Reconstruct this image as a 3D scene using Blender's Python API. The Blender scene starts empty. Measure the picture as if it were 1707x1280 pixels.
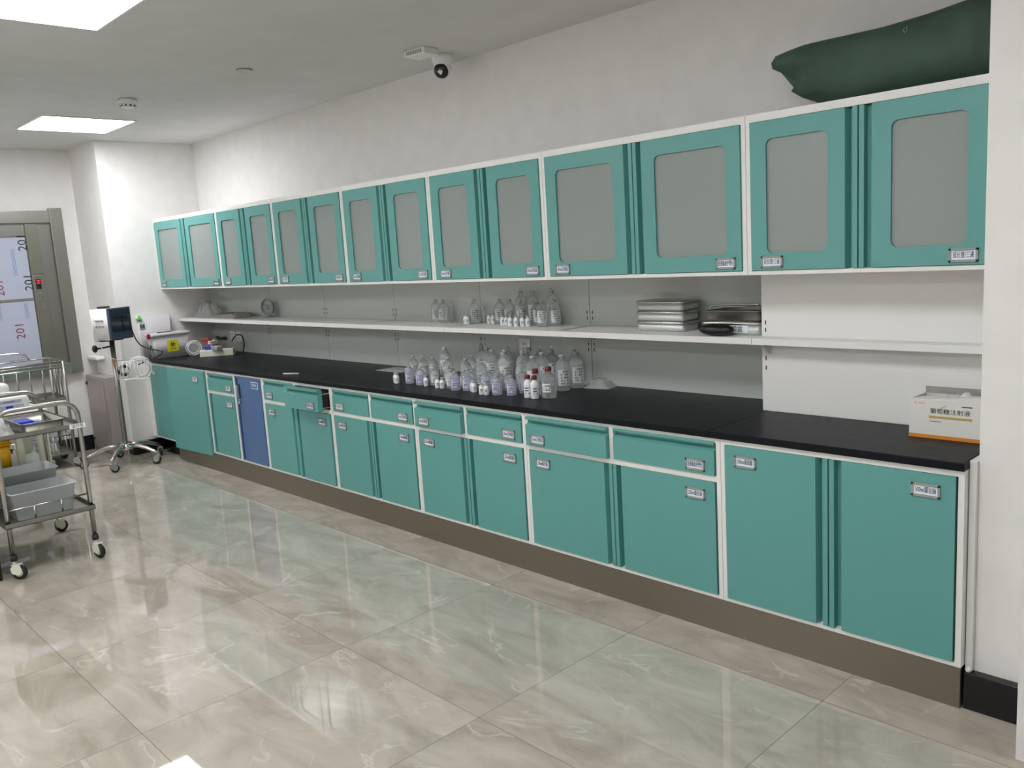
import bpy, bmesh, math, random
from mathutils import Vector, Matrix
random.seed(7)
S = bpy.context.scene
C = S.collection
PI = math.pi

# ------------------------------------------------------------------ camera
cd = bpy.data.cameras.new('camera'); cam = bpy.data.objects.new('camera', cd); C.objects.link(cam)
cd.sensor_width = 36.0; cd.lens = 1416.3/1707*36.0; cd.clip_start = 0.05; cd.clip_end = 60
YAW, PIT, ROL = 0.8109, -0.1564, -0.0618
fw = Vector((-math.sin(YAW)*math.cos(PIT), math.cos(YAW)*math.cos(PIT), math.sin(PIT)))
r0 = Vector((math.cos(YAW), math.sin(YAW), 0)); u0 = r0.cross(fw)
rr = math.cos(ROL)*r0+math.sin(ROL)*u0; uu = -math.sin(ROL)*r0+math.cos(ROL)*u0
M = Matrix((rr, uu, -fw)).transposed().to_4x4(); M.translation = Vector((6.7761, -2.6898, 1.5219))
cam.matrix_world = M
S.camera = cam
# ------------------------------------------------------------------ world, exposure, lights
w = bpy.data.worlds.new('world'); S.world = w; w.use_nodes = True
w.node_tree.nodes['Background'].inputs[0].default_value = (.8, .9, 1, 1)
w.node_tree.nodes['Background'].inputs[1].default_value = .12
S.view_settings.view_transform = 'Standard'; S.view_settings.look = 'None'
S.view_settings.exposure = 1.0; S.view_settings.gamma = 1.0
S.view_settings.use_curve_mapping = False
ZC = 2.593                       # ceiling height
PANEL = 13.0                     # strength of the ceiling panels
# ceiling panels: x0, x1, y0, y1, label
PANELS = [
 (2.72, 3.32, -1.82, -1.22, PANEL, 'large bright square LED ceiling panel cut by the top left corner of the photo'),
 (-.149, .451, -.817, -.217, PANEL, 'small bright LED ceiling panel near the smoke detector in the far left'),
 (5.3, 5.9, -1.82, -1.22, PANEL*.9, 'LED ceiling panel nearest the right end wall cabinet'),
 (-.149, .451, -3.9, -3.3, PANEL*1.9, 'LED ceiling panel beyond the trolleys at the far left'),
 (2.72, 3.32, -4.6, -4.0, PANEL*1.9, 'LED ceiling panel behind the trolleys side of the room'),
 (5.75, 6.35, -4.6, -4.0, PANEL*1.1, 'LED ceiling panel at the near end of the room'),
]

# ------------------------------------------------------------------ materials
def lin(c): return tuple((v/255/12.92 if v/255 <= .04045 else ((v/255+.055)/1.055)**2.4) for v in c)+(1,)
def mat(name, rgb, rough=.5, metal=0, spec=.5, **k):
    m = bpy.data.materials.new(name); m.use_nodes = True
    p = m.node_tree.nodes['Principled BSDF']
    p.inputs['Base Color'].default_value = lin(rgb); p.inputs['Roughness'].default_value = rough
    p.inputs['Metallic'].default_value = metal; p.inputs['Specular IOR Level'].default_value = spec
    for a, v in k.items(): p.inputs[a.replace('_', ' ')].default_value = v
    return m
def noise_bump(m, scale=60, strength=.05, stretch=(1, 1, 1), rough=None, col=None, dist=.01):
    nt = m.node_tree; p = nt.nodes['Principled BSDF']
    tc = nt.nodes.new('ShaderNodeTexCoord'); mp = nt.nodes.new('ShaderNodeMapping'); mp.inputs['Scale'].default_value = stretch
    n = nt.nodes.new('ShaderNodeTexNoise'); n.inputs['Scale'].default_value = scale; n.inputs['Detail'].default_value = 4
    nt.links.new(tc.outputs['Object'], mp.inputs[0]); nt.links.new(mp.outputs[0], n.inputs['Vector'])
    if strength:
        b = nt.nodes.new('ShaderNodeBump'); b.inputs['Strength'].default_value = strength; b.inputs['Distance'].default_value = dist
        nt.links.new(n.outputs['Fac'], b.inputs['Height']); nt.links.new(b.outputs[0], p.inputs['Normal'])
    if rough:
        r = nt.nodes.new('ShaderNodeMapRange'); r.inputs['To Min'].default_value = rough[0]; r.inputs['To Max'].default_value = rough[1]
        nt.links.new(n.outputs['Fac'], r.inputs['Value']); nt.links.new(r.outputs[0], p.inputs['Roughness'])
    if col:
        cr = nt.nodes.new('ShaderNodeValToRGB'); cr.color_ramp.elements[0].position = .3; cr.color_ramp.elements[1].position = .7
        cr.color_ramp.elements[0].color = lin(col[0]); cr.color_ramp.elements[1].color = lin(col[1])
        nt.links.new(n.outputs['Fac'], cr.inputs[0]); nt.links.new(cr.outputs[0], p.inputs['Base Color'])
    return m
wall_m = noise_bump(mat('wall_paint', (226, 224, 221), .75), 9, .02, rough=(.7, .85), col=((223, 221, 218), (229, 227, 224)))
ceil_m = noise_bump(mat('ceiling_paint', (214, 214, 212), .85), 6, 0, rough=(.8, .9), col=((211, 211, 209), (217, 217, 215)))
teal = noise_bump(mat('teal_paint', (92, 156, 150), .36), 3, 0, rough=(.34, .42))
blue = noise_bump(mat('blue_paint', (72, 104, 148), .38), 3, 0, rough=(.34, .42))
white = noise_bump(mat('white_powder_coat', (228, 228, 224), .4), 5, 0, rough=(.36, .46))
panel_m = noise_bump(mat('panel_coat', (186, 192, 187), .3, 0, .6), 4, 0, rough=(.28, .4))
kick_m = noise_bump(mat('plinth_steel', (124, 117, 104), .38, .6), 5, .0, (1, 1, 14), rough=(.3, .45))
steel = noise_bump(mat('stainless_steel', (188, 186, 180), .25, 1), 30, 0, (1, 1, 8), rough=(.18, .32))
steel_s = noise_bump(mat('satin_steel', (196, 200, 198), .42, .55), 8, 0, (10, 1, 1), rough=(.36, .48))
steel_d = noise_bump(mat('brushed_steel', (150, 148, 140), .35, .9), 8, 0, (1, 1, 10), rough=(.28, .42))
chrome = mat('chrome', (215, 215, 215), .1, 1)
black_top = noise_bump(mat('black_worktop', (20, 22, 27), .38, 0, .12), 40, .02, rough=(.34, .44))
black = mat('black_plastic', (14, 14, 16), .4)
base_m = mat('black_skirting', (16, 16, 20), .25)
rubber = mat('rubber', (30, 30, 30), .6)
tag_grey = mat('tag_grey', (146, 150, 147), .4)
paper = mat('paper', (226, 232, 236), .6)
print_grey = mat('grey_print', (112, 116, 122), .6)
ink = mat('navy_ink', (34, 62, 110), .6)
ink_k = mat('black_ink', (24, 24, 26), .6)
cream = mat('cream_plastic', (214, 216, 196), .4)
wplastic = mat('white_plastic', (232, 232, 230), .35)
red = mat('red_plastic', (176, 24, 36), .4)
maroon = mat('maroon_cap', (112, 14, 26), .35)
green = mat('green_plastic', (108, 206, 76), .4)
dgreen = mat('dark_green_plastic', (12, 60, 34), .4)
yellow = mat('yellow_plastic', (236, 178, 10), .4)
ylabel = mat('yellow_label', (226, 218, 40), .5)
bluep = mat('blue_plastic', (30, 40, 190), .4)
lblue = mat('light_blue_plastic', (40, 130, 220), .4)
orange = mat('orange_print', (216, 138, 48), .5)
gold = mat('gold_print', (190, 168, 96), .45, .3)
purple = mat('purple_print', (70, 60, 140), .5)
card = mat('carton', (222, 220, 214), .6)
bag_m = noise_bump(mat('dark_green_canvas', (58, 82, 69), .7), 7, .5, col=((53, 77, 64), (63, 88, 75)), dist=.03)
film = mat('protective_film', (176, 182, 200), .3)
film_blue = mat('film_print', (122, 140, 178), .4)
film_red = mat('film_red_print', (132, 60, 78), .4)
screen = mat('dark_screen', (24, 38, 58), .12, Coat_Weight=.6)
greybox = noise_bump(mat('grey_enamel', (164, 156, 152), .5), 4, 0, rough=(.45, .55))
milk = mat('milky_plastic', (236, 238, 236), .3, Coat_Weight=.3)
caps_w = mat('grey_cap', (168, 172, 166), .35)
wire = mat('white_cable', (226, 226, 226), .45)
led_red = mat('red_digits', (255, 20, 30), .5)
p = led_red.node_tree.nodes['Principled BSDF']; p.inputs['Emission Color'].default_value = lin((255, 24, 40)); p.inputs['Emission Strength'].default_value = 2
def translucent(name, rgb, alpha, rough=.2, tr=0, ior=1.33):
    m = mat(name, rgb, rough); p = m.node_tree.nodes['Principled BSDF']
    p.inputs['Alpha'].default_value = alpha; p.inputs['Transmission Weight'].default_value = tr; p.inputs['IOR'].default_value = ior
    return m
clear = translucent('clear_bottle_plastic', (242, 247, 247), .6, .05, .74, 1.36)
clear_p = translucent('clear_lilac_plastic', (218, 220, 240), .62, .08, .55, 1.36)
bin_m = translucent('translucent_bin_plastic', (226, 230, 232), .72, .3)
frost = translucent('frosted_glass', (166, 176, 172), 1, .3, .35, 1.45)
bagclear = translucent('clear_polythene', (230, 230, 228), .38, .2)
def emis(name, rgb, s):
    m = bpy.data.materials.new(name); m.use_nodes = True; nt = m.node_tree
    nt.nodes.remove(nt.nodes['Principled BSDF']); e = nt.nodes.new('ShaderNodeEmission')
    e.inputs[0].default_value = lin(rgb); e.inputs[1].default_value = s
    nt.links.new(e.outputs[0], nt.nodes['Material Output'].inputs[0]); return m

def floor_material():
    m = bpy.data.materials.new('polished_marble_tile'); m.use_nodes = True; nt = m.node_tree; L = nt.links
    p = nt.nodes['Principled BSDF']
    N = lambda t, **k: (lambda n: [setattr(n, a, v) for a, v in k.items()] and n or n)(nt.nodes.new(t))
    tc = N('ShaderNodeTexCoord')
    mp = N('ShaderNodeMapping'); mp.inputs['Rotation'].default_value = (0, 0, .62); mp.inputs['Scale'].default_value = (1.0, 2.3, 1)
    L.new(tc.outputs['Object'], mp.inputs[0])
    # per tile random offset so that veins break at joints
    sc = N('ShaderNodeVectorMath', operation='MULTIPLY_ADD'); sc.inputs[1].default_value = (1/.8, 1/.8, 0); sc.inputs[2].default_value = (.05, .275, 0)
    L.new(tc.outputs['Object'], sc.inputs[0])
    fl = N('ShaderNodeVectorMath', operation='FLOOR'); L.new(sc.outputs[0], fl.inputs[0])
    wn = N('ShaderNodeTexWhiteNoise', noise_dimensions='3D'); L.new(fl.outputs[0], wn.inputs['Vector'])
    off = N('ShaderNodeVectorMath', operation='MULTIPLY_ADD'); off.inputs[1].default_value = (9, 9, 9)
    L.new(wn.outputs['Color'], off.inputs[0]); L.new(mp.outputs[0], off.inputs[2])
    n1 = N('ShaderNodeTexNoise'); n1.inputs['Scale'].default_value = 2.2; n1.inputs['Detail'].default_value = 9; n1.inputs['Roughness'].default_value = .62; n1.inputs['Distortion'].default_value = .9
    L.new(off.outputs[0], n1.inputs['Vector'])
    cr = N('ShaderNodeValToRGB'); e = cr.color_ramp.elements
    e[0].position = .3; e[0].color = lin((155, 147, 134)); e[1].position = .72; e[1].color = lin((193, 186, 173))
    q = e.new(.5); q.color = lin((176, 168, 155))
    L.new(n1.outputs['Fac'], cr.inputs[0])
    # veins
    n2 = N('ShaderNodeTexNoise'); n2.inputs['Scale'].default_value = 1.1; n2.inputs['Detail'].default_value = 5; n2.inputs['Distortion'].default_value = 1.4
    L.new(off.outputs[0], n2.inputs['Vector'])
    ab = N('ShaderNodeMath', operation='SUBTRACT'); ab.inputs[1].default_value = .5; L.new(n2.outputs['Fac'], ab.inputs[0])
    ab2 = N('ShaderNodeMath', operation='ABSOLUTE'); L.new(ab.outputs[0], ab2.inputs[0])
    vr = N('ShaderNodeMapRange'); vr.inputs['From Max'].default_value = .014; vr.inputs['To Min'].default_value = .6; vr.inputs['To Max'].default_value = 0
    L.new(ab2.outputs[0], vr.inputs['Value'])
    n3 = N('ShaderNodeTexNoise'); n3.inputs['Scale'].default_value = 3; L.new(off.outputs[0], n3.inputs['Vector'])
    th = N('ShaderNodeMapRange'); th.inputs['From Min'].default_value = .45; th.inputs['From Max'].default_value = .62; L.new(n3.outputs['Fac'], th.inputs['Value'])
    mu = N('ShaderNodeMath', operation='MULTIPLY'); L.new(vr.outputs[0], mu.inputs[0]); L.new(th.outputs[0], mu.inputs[1])
    mx = N('ShaderNodeMix', data_type='RGBA'); mx.inputs['B'].default_value = lin((208, 203, 192))
    L.new(mu.outputs[0], mx.inputs['Factor']); L.new(cr.outputs[0], mx.inputs['A'])
    # joints
    fr = N('ShaderNodeVectorMath', operation='FRACTION'); L.new(sc.outputs[0], fr.inputs[0])
    sx = N('ShaderNodeSeparateXYZ'); L.new(fr.outputs[0], sx.inputs[0])
    def edge(o):
        a = N('ShaderNodeMath', operation='SUBTRACT'); a.inputs[1].default_value = .5; L.new(o, a.inputs[0])
        b = N('ShaderNodeMath', operation='ABSOLUTE'); L.new(a.outputs[0], b.inputs[0])
        c = N('ShaderNodeMath', operation='GREATER_THAN'); c.inputs[1].default_value = .5-.0013; L.new(b.outputs[0], c.inputs[0]); return c.outputs[0]
    mm = N('ShaderNodeMath', operation='MAXIMUM'); L.new(edge(sx.outputs[0]), mm.inputs[0]); L.new(edge(sx.outputs[1]), mm.inputs[1])
    mj = N('ShaderNodeMix', data_type='RGBA'); mj.inputs['B'].default_value = lin((112, 105, 98))
    L.new(mm.outputs[0], mj.inputs['Factor']); L.new(mx.outputs['Result'], mj.inputs['A'])
    L.new(mj.outputs['Result'], p.inputs['Base Color'])
    p.inputs['Roughness'].default_value = .07; p.inputs['Specular IOR Level'].default_value = .95
    rg = N('ShaderNodeMapRange'); rg.inputs['To Min'].default_value = .015; rg.inputs['To Max'].default_value = .035
    L.new(n1.outputs['Fac'], rg.inputs['Value']); L.new(rg.outputs[0], p.inputs['Roughness'])
    return m
floor_m = floor_material()

# ------------------------------------------------------------------ mesh builder
class MB:
    def __init__(s): s.bm = bmesh.new(); s.mats = []; s.mi = 0; s.T = Matrix.Identity(4)
    def use(s, m):
        if m not in s.mats: s.mats.append(m)
        s.mi = s.mats.index(m); return s
    def v(s, p): return s.bm.verts.new(s.T @ Vector(p))
    def f(s, vs, sm=False):
        try: f = s.bm.faces.new(vs)
        except ValueError: return None
        f.material_index = s.mi; f.smooth = sm; return f
    def box(s, x0, x1, y0, y1, z0, z1, b=0):
        if x0 > x1: x0, x1 = x1, x0
        if y0 > y1: y0, y1 = y1, y0
        if z0 > z1: z0, z1 = z1, z0
        V = [s.v((x, y, z)) for z in (z0, z1) for y in (y0, y1) for x in (x0, x1)]
        F = [s.f([V[i] for i in q]) for q in ((0, 2, 3, 1), (4, 5, 7, 6), (0, 1, 5, 4), (2, 6, 7, 3), (0, 4, 6, 2), (1, 3, 7, 5))]
        if b:
            es = list({e for f in F for e in f.edges})
            r = bmesh.ops.bevel(s.bm, geom=es, offset=b, segments=2, profile=.6, affect='EDGES')
            for f in r['faces']: f.material_index = s.mi; f.smooth = True
        return s
    def prism(s, poly, a0, a1, axis='z', smooth=False):
        """poly 2-D points; axis z: (x,y), axis x: (y,z), axis y: (x,z)"""
        def P(q, a):
            return {'z': (q[0], q[1], a), 'x': (a, q[0], q[1]), 'y': (q[0], a, q[1])}[axis]
        A = [s.v(P(q, a0)) for q in poly]; B = [s.v(P(q, a1)) for q in poly]; n = len(poly)
        for i in range(n): s.f([A[i], A[(i+1) % n], B[(i+1) % n], B[i]], smooth)
        s.f(A[::-1]); s.f(B); return s
    def lathe(s, prof, c=(0, 0, 0), n=16, R=None, cap=True):
        R = R or Matrix.Identity(3); c = Vector(c); rings = []
        for r, z in prof:
            rings.append([s.v(c+R @ Vector((r*math.cos(2*PI*k/n), r*math.sin(2*PI*k/n), z))) for k in range(n)] if r > 1e-6 else [s.v(c+R @ Vector((0, 0, z)))])
        for a, b in zip(rings, rings[1:]):
            if len(a) == 1 and len(b) == 1: continue
            for k in range(n):
                if len(a) == 1: s.f([a[0], b[(k+1) % n], b[k]], True)
                elif len(b) == 1: s.f([a[k], a[(k+1) % n], b[0]], True)
                else: s.f([a[k], a[(k+1) % n], b[(k+1) % n], b[k]], True)
        if cap:
            if len(rings[0]) > 1: s.f(rings[0][::-1])
            if len(rings[-1]) > 1: s.f(rings[-1])
        return s
    def cyl(s, p0, p1, r, n=12, r1=None):
        p0, p1 = Vector(p0), Vector(p1); d = p1-p0
        R = d.to_track_quat('Z', 'Y').to_matrix()
        return s.lathe([(r, 0), (r1 if r1 is not None else r, d.length)], p0, n, R)
    def tube(s, pts, r, n=8, closed=False):
        P = [Vector(p) for p in pts]; m = len(P); rings = []; up = None
        for i, p in enumerate(P):
            if closed: t = P[(i+1) % m]-P[i-1]
            else: t = P[min(i+1, m-1)]-P[max(i-1, 0)]
            if t.length < 1e-9: t = Vector((0, 0, 1))
            t.normalize()
            if up is None:
                up = t.orthogonal().normalized()
            up = (up-t*up.dot(t))
            if up.length < 1e-6: up = t.orthogonal()
            up.normalize(); b = t.cross(up); rad = r(i/(m-1)) if callable(r) else r
            rings.append([s.v(p+rad*(math.cos(2*PI*k/n)*up+math.sin(2*PI*k/n)*b)) for k in range(n)])
        pr = list(zip(rings, rings[1:]))+([(rings[-1], rings[0])] if closed else [])
        for a, b in pr:
            for k in range(n): s.f([a[k], a[(k+1) % n], b[(k+1) % n], b[k]], True)
        if not closed: s.f(rings[0][::-1]); s.f(rings[-1])
        return s
    def cable(s, pts, r, n=8, k=6):
        P = [Vector(p) for p in pts]; Q = []
        for i in range(len(P)-1):
            a, b, c, d = P[max(i-1, 0)], P[i], P[i+1], P[min(i+2, len(P)-1)]
            for q in range(k):
                t = q/k; Q.append(.5*((2*b)+(c-a)*t+(2*a-5*b+4*c-d)*t*t+(3*b-a-3*c+d)*t**3))
        return s.tube(Q+[P[-1]], r, n)
    def ball(s, c, r, n=12, sc=(1, 1, 1)):
        prof = [(r*math.sin(PI*i/8)*1.0, -r*math.cos(PI*i/8)) for i in range(9)]
        c = Vector(c); R = Matrix.Diagonal(sc)
        return s.lathe([(max(a, 0), z) for a, z in prof], c, n, R, cap=False)
    def ngon(s, pts): s.f([s.v(p) for p in pts]); return s
    def text(s, txt, size, loc, rot, align='CENTER', depth=.0004, sx=1.0):
        me = text_mesh(txt, size, align, depth)
        T = Matrix.Translation(loc) @ rot.to_4x4() @ Matrix.Diagonal((sx, 1, 1, 1))
        vs = [s.v(T @ v.co) for v in me.vertices]
        for pl in me.polygons: s.f([vs[i] for i in pl.vertices])
        return s
    def build(s, name, m, parent=None, loc=None, flip=True):
        if flip: bmesh.ops.recalc_face_normals(s.bm, faces=s.bm.faces)
        me = bpy.data.meshes.new(name); s.bm.to_mesh(me); s.bm.free()
        if s.mats:
            for q in s.mats: me.materials.append(q)
        else: me.materials.append(m)
        o = bpy.data.objects.new(name, me); C.objects.link(o)
        if parent: o.parent = parent
        if loc: o.location = loc
        return o
_tc = {}
def text_mesh(txt, size, align, depth):
    k = (txt, size, align, depth)
    if k not in _tc:
        cu = bpy.data.curves.new('lettering', 'FONT'); cu.body = txt; cu.size = size; cu.align_x = align; cu.align_y = 'CENTER'
        cu.resolution_u = 2; cu.extrude = depth
        o = bpy.data.objects.new('lettering', cu); C.objects.link(o)
        bpy.context.view_layer.update()
        dg = bpy.context.evaluated_depsgraph_get()
        _tc[k] = bpy.data.meshes.new_from_object(o.evaluated_get(dg))
        bpy.data.objects.remove(o)
    return _tc[k]
RX = Matrix.Rotation(PI/2, 3, 'X')                       # text facing -y
RXZ = Matrix.Rotation(PI/2, 3, 'Z') @ RX                 # text facing +x
def tag(o, label=None, cat=None, group=None, kind=None):
    if label: o['label'] = label
    if cat: o['category'] = cat
    if group: o['group'] = group
    if kind: o['kind'] = kind
    return o
def empty(name, loc, label, cat, group=None, rz=0):
    o = bpy.data.objects.new(name, None); C.objects.link(o); o.location = loc; o.rotation_euler = (0, 0, rz)
    o.empty_display_size = .05
    return tag(o, label, cat, group)
def struct(name, mb, m):
    o = mb.build(name, m); o['kind'] = 'structure'; return o
def copy_tree(o, parent=None):
    c = o.copy(); C.objects.link(c); c.parent = parent
    for ch in [x for x in bpy.data.objects if x.parent == o]: copy_tree(ch, c)
    return c
_kids = {}
def dup(root, kids, loc, rz, label, group=None, scale=None):
    c = root.copy(); C.objects.link(c); c.location = loc; c.rotation_euler = (0, 0, rz)
    if scale: c.scale = scale
    c['label'] = label
    if group: c['group'] = group
    for k in kids:
        d = k.copy(); C.objects.link(d); d.parent = c
    return c

# ------------------------------------------------------------------ the room
XL, XW, XR, YB, YF = -1.2, -.5617, 8.2, .645, -5.2
YP, PX, QX = .05, 5.9075, 5.93
struct('floor', MB().box(XL-.2, XR, YF, YB+.1, -.08, 0), floor_m)
struct('ceiling', MB().box(XL-.2, XR, YF, YB+.1, ZC, ZC+.08), ceil_m)
struct('wall_back', MB().box(XW-.1, QX-.001, YB, YB+.12, 0, ZC), wall_m)
struct('wall_left', MB().box(XL-.15, XL, YF, -.169, 0, ZC), wall_m)                   # carries the service lift
struct('wall_corner', MB().box(XL-.15, XW, -.169, YB+.12, 0, ZC), wall_m)             # projecting corner the worktop runs up to
struct('wall_right', MB().box(QX, XR, YP, YB+.12, 0, ZC), wall_m)                # pier beside the last cabinet
struct('wall_pier', MB().box(6.112, 7.4, -.17, YP, 0, ZC), wall_m)
struct('wall_end', MB().box(XR, XR+.1, YF, YB+.1, 0, ZC), wall_m)
struct('wall_front', MB().box(XL-.2, XR, YF-.1, YF, 0, ZC), wall_m)
struct('wall_near', MB().box(1.15, 1.875, -3.0, -1.755, 0, ZC), wall_m)               # pier beside the trolley
struct('wall_alcove', MB().box(4.989, QX-.001, .4316, YB, .803, 1.96), wall_m)        # boxed-out column between worktop and wall units
struct('baseboard_right', MB().box(PX+.003, 6.112, YP-.034, YP, 0, .122, .002), base_m)
struct('baseboard_left', MB().box(XL, XL+.012, -1.4, -.286, 0, .13, .002), base_m)
struct('baseboard_corner', MB().box(XW, XW+.012, -.172, .3, 0, .11, .002).box(-.66, XW+.012, -.181, -.169, 0, .11, .002), base_m)
struct('baseboard_near', MB().box(1.875, 1.887, -3.0, -1.755, 0, .115, .002).box(1.15, 1.887, -1.755, -1.743, 0, .115, .002), base_m)
struct('trim_1', MB().box(PX+.0012, QX-.0005, YP-.018, .43, .1235, .8045, .002).ball((PX+.012, YP-.02, .128), .01), wall_m)

# ceiling fittings
for i, (x0, x1, y0, y1, st, lab) in enumerate(PANELS):
    e = empty('ceiling_light', ((x0+x1)/2, (y0+y1)/2, ZC), lab, 'ceiling light', 'square LED ceiling panels')
    hx, hy = (x1-x0)/2, (y1-y0)/2
    f = MB(); t = .012
    f.box(-hx-t, hx+t, -hy-t, -hy, -.008, -.0005).box(-hx-t, hx+t, hy, hy+t, -.008, -.0005).box(-hx-t, -hx, -hy, hy, -.008, -.0005).box(hx, hx+t, -hy, hy, -.008, -.0005)
    f.build('frame', white, e)
    MB().box(-hx, hx, -hy, hy, -.005, -.0005).build('diffuser', emis('panel_glow', (250, 251, 254), st), e)
sd = empty('smoke_detector', (1.199, -.539, ZC), 'round white smoke detector on the ceiling beside the far light panel', 'smoke detector')
MB().lathe([(.056, 0), (.056, -.022), (.05, -.028)], (0, 0, -.0005)).build('base', wplastic, sd)
MB().lathe([(.05, -.028), (.04, -.052), (.034, -.055)]).build('sensor_head', wplastic, sd)
mb = MB()
for k in range(10):
    a = 2*PI*k/10; mb.box(.038*math.cos(a)-.007, .038*math.cos(a)+.007, .038*math.sin(a)-.007, .038*math.sin(a)+.007, -.047, -.036)
mb.build('vents', black, sd)
sp = empty('sprinkler_cover', (2.265, -.293, ZC), 'small flat round sprinkler cover plate on the ceiling', 'sprinkler')
MB().lathe([(.045, -.0005), (.045, -.005), (.042, -.007)]).build('cover_plate', steel_d, sp)
rb = empty('junction_box', (3.10, .29, ZC), 'small white vented box on the ceiling beside the dome camera', 'junction box', rz=.12)
MB().box(-.075, .075, -.055, .055, -.035, -.0005, .004).build('housing', wplastic, rb)
mb = MB()
for k in range(9): mb.box(-.055+k*.013, -.048+k*.013, -.0565, -.0545, -.028, -.01)
mb.build('vent_slots', tag_grey, rb)
MB().box(-.0765, -.0745, -.035, -.01, -.026, -.012).build('port', black, rb)
dc = empty('dome_camera', (3.06, .47, ZC), 'white dome security camera with black lens under the ceiling', 'security camera', rz=.4)
MB().lathe([(.06, -.0005), (.06, -.02), (.052, -.05), (.046, -.06)], n=24).build('base', wplastic, dc)
RT = Matrix.Rotation(math.radians(62), 3, 'X')
MB().ball((0, 0, -.072), .048, 20).build('dome', wplastic, dc)
MB().lathe([(.042, .03), (.036, .044), (.0, .046)], (0, 0, -.072), 20, Matrix.Rotation(math.radians(118), 3, 'X'), cap=False).build('lens', mat('lens_glass', (10, 10, 14), .08), dc)

# ------------------------------------------------------------------ labels on the doors
def label_holder(parent, x, y, z, txt, w=.088, h=.044):
    """card in a grey frame, facing -y, centred at x,z, sitting on surface y"""
    mb = MB().use(tag_grey)
    b = .008
    mb.box(x-w/2, x+w/2, y-.005, y, z-h/2, z-h/2+b, .001).box(x-w/2, x+w/2, y-.005, y, z+h/2-b, z+h/2, .001)
    mb.box(x-w/2, x-w/2+b, y-.005, y, z-h/2, z+h/2, .001).box(x+w/2-b, x+w/2, y-.005, y, z-h/2, z+h/2, .001)
    mb.use(paper).box(x-w/2+.003, x+w/2-.003, y-.0025, y, z-h/2+.003, z+h/2-.003)
    n = sum(.55 if ord(c) < 128 else 1.0 for c in txt); size = .022
    sx = min(1.0, (w-.022)/(n*size*1.0))
    mb.use(ink).text(txt, size, Vector((x, y-.003, z)), RX, depth=.0003, sx=sx)
    return mb.build('label_holder', None, parent)

def door_profile(x0, x1, side, t=.02):
    """vertical prism cross-section of a door with finger groove on the meeting edge; side +1: groove at x1; y<0 is front"""
    g = [(x0, .014), (x0, -t), (x1-.045, -t), (x1-.036, .009), (x1-.019, .009), (x1-.019, -t), (x1-.0015, -t), (x1-.0015, .014)]
    if side < 0: g = [(x0+x1-a, b) for a, b in g][::-1]
    return g
def lip_profile(x0, x1, side, t=.02):
    if side > 0: g = [(x0, 0), (x0, -t), (x1-.024, -t), (x1-.014, -.004), (x1-.0, -.004), (x1, 0)]
    else: g = door_profile(x0, x1, -1, t)
    return g

def base_door(parent, x0, x1, z0, z1, side, m, txt, lx, lz, y=0.0):
    mb = MB().prism(door_profile(x0, x1, side) if side else [(x0, 0), (x0, -.02), (x1, -.02), (x1, 0)], z0, z1)
    o = mb.build('door', m, parent); o.location = (0, y, 0)
    if txt: label_holder(o, lx, -.02, lz, txt)
    return o
def drawer(parent, x0, x1, z0, z1, txt, lx, y=0.0, open_=False):
    prof = [(.014, z0), (-.02, z0), (-.02, z1-.038), (.006, z1-.026), (.006, z1-.013), (-.02, z1-.012), (-.02, z1), (.014, z1)]
    mb = MB().use(teal).prism(prof, x0, x1, 'x')
    mb.use(white).box(x0+.012, x1-.012, .0145, .4, z0+.008, z0+.014).box(x0+.012, x0+.018, .0145, .4, z0+.008, z1-.03).box(x1-.018, x1-.012, .0145, .4, z0+.008, z1-.03)
    o = mb.build('drawer', None, parent); o.location = (0, y, 0)
    label_holder(o, lx, -.02, z0+.034, txt)
    if open_: MB().box(x1-.011, x1-.004, 0.02, .38, z0+.02, z0+.10).build('slide', black, o)
    return o

# base cabinets: the run's local frame has the face of the frame at y = 0
ZT, ZB = .778, .1404
BX = [-.4641, .6445, 1.0908, 1.5044, 2.3586, 3.1863, 4.0168, 5.0549, 5.9075]
def carcass(e, w, mid=None, div=None, zt=ZT, blank=False):
    f = MB(); s = .019
    f.box(.001, s, 0, .018, ZB, zt).box(w-s, w-.001, 0, .018, ZB, zt)
    f.box(s, w-s, 0, .018, zt-.02, zt).box(s, w-s, 0, .018, ZB, ZB+.014)
    if mid: f.box(s, w-s, 0, .018, mid-.011, mid+.011)
    if div: f.box(div-.011, div+.011, 0, .018, mid+.011, zt-.02)
    f.build('face_frame', white, e)
    b = MB().box(.001, .017, .018, .55, ZB, zt).box(w-.017, w-.001, .018, .55, ZB, zt).box(.017, w-.017, .018, .55, ZB, ZB+.016).box(.017, w-.017, .535, .55, ZB+.016, zt)
    if mid: b.box(.017, w-.017, .02, .5, mid-.008, mid-.002)
    b.build('body', white, e)
D0, D1 = .156, .757                # door bottom / top
M0 = .617                          # middle rail centre
DM, DR = .605, .630                # door top below the rail, drawer bottom
YD = .014
def base_unit(i, label, drawers, doors, protr=(0, 0, 0, 0)):
    x = BX[i]; w = BX[i+1]-x
    e = empty('base_cabinet', (x, 0, 0), label, 'cabinet', 'teal base cabinets under the black worktop')
    mid = M0 if drawers else None
    carcass(e, w, mid, w/2-.008 if drawers else None)
    c = w/2-.004; a, b = .021, w-.0245; top = DM if drawers else D1
    base_door(e, a, c, D0, top, 1, teal, doors[0], a+.087, top-.055, YD+protr[2])
    base_door(e, c+.002, b, D0, top, -1, teal, doors[1], b-.087, top-.055, YD+protr[3])
    if drawers:
        c = w/2-.008
        drawer(e, .021, c-.013, DR, .764, drawers[0], .021+.075, YD+protr[0])
        drawer(e, c+.013, b, DR, .764, drawers[1], b-.085, YD+protr[1], protr[1] < -.02)
    return e
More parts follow.
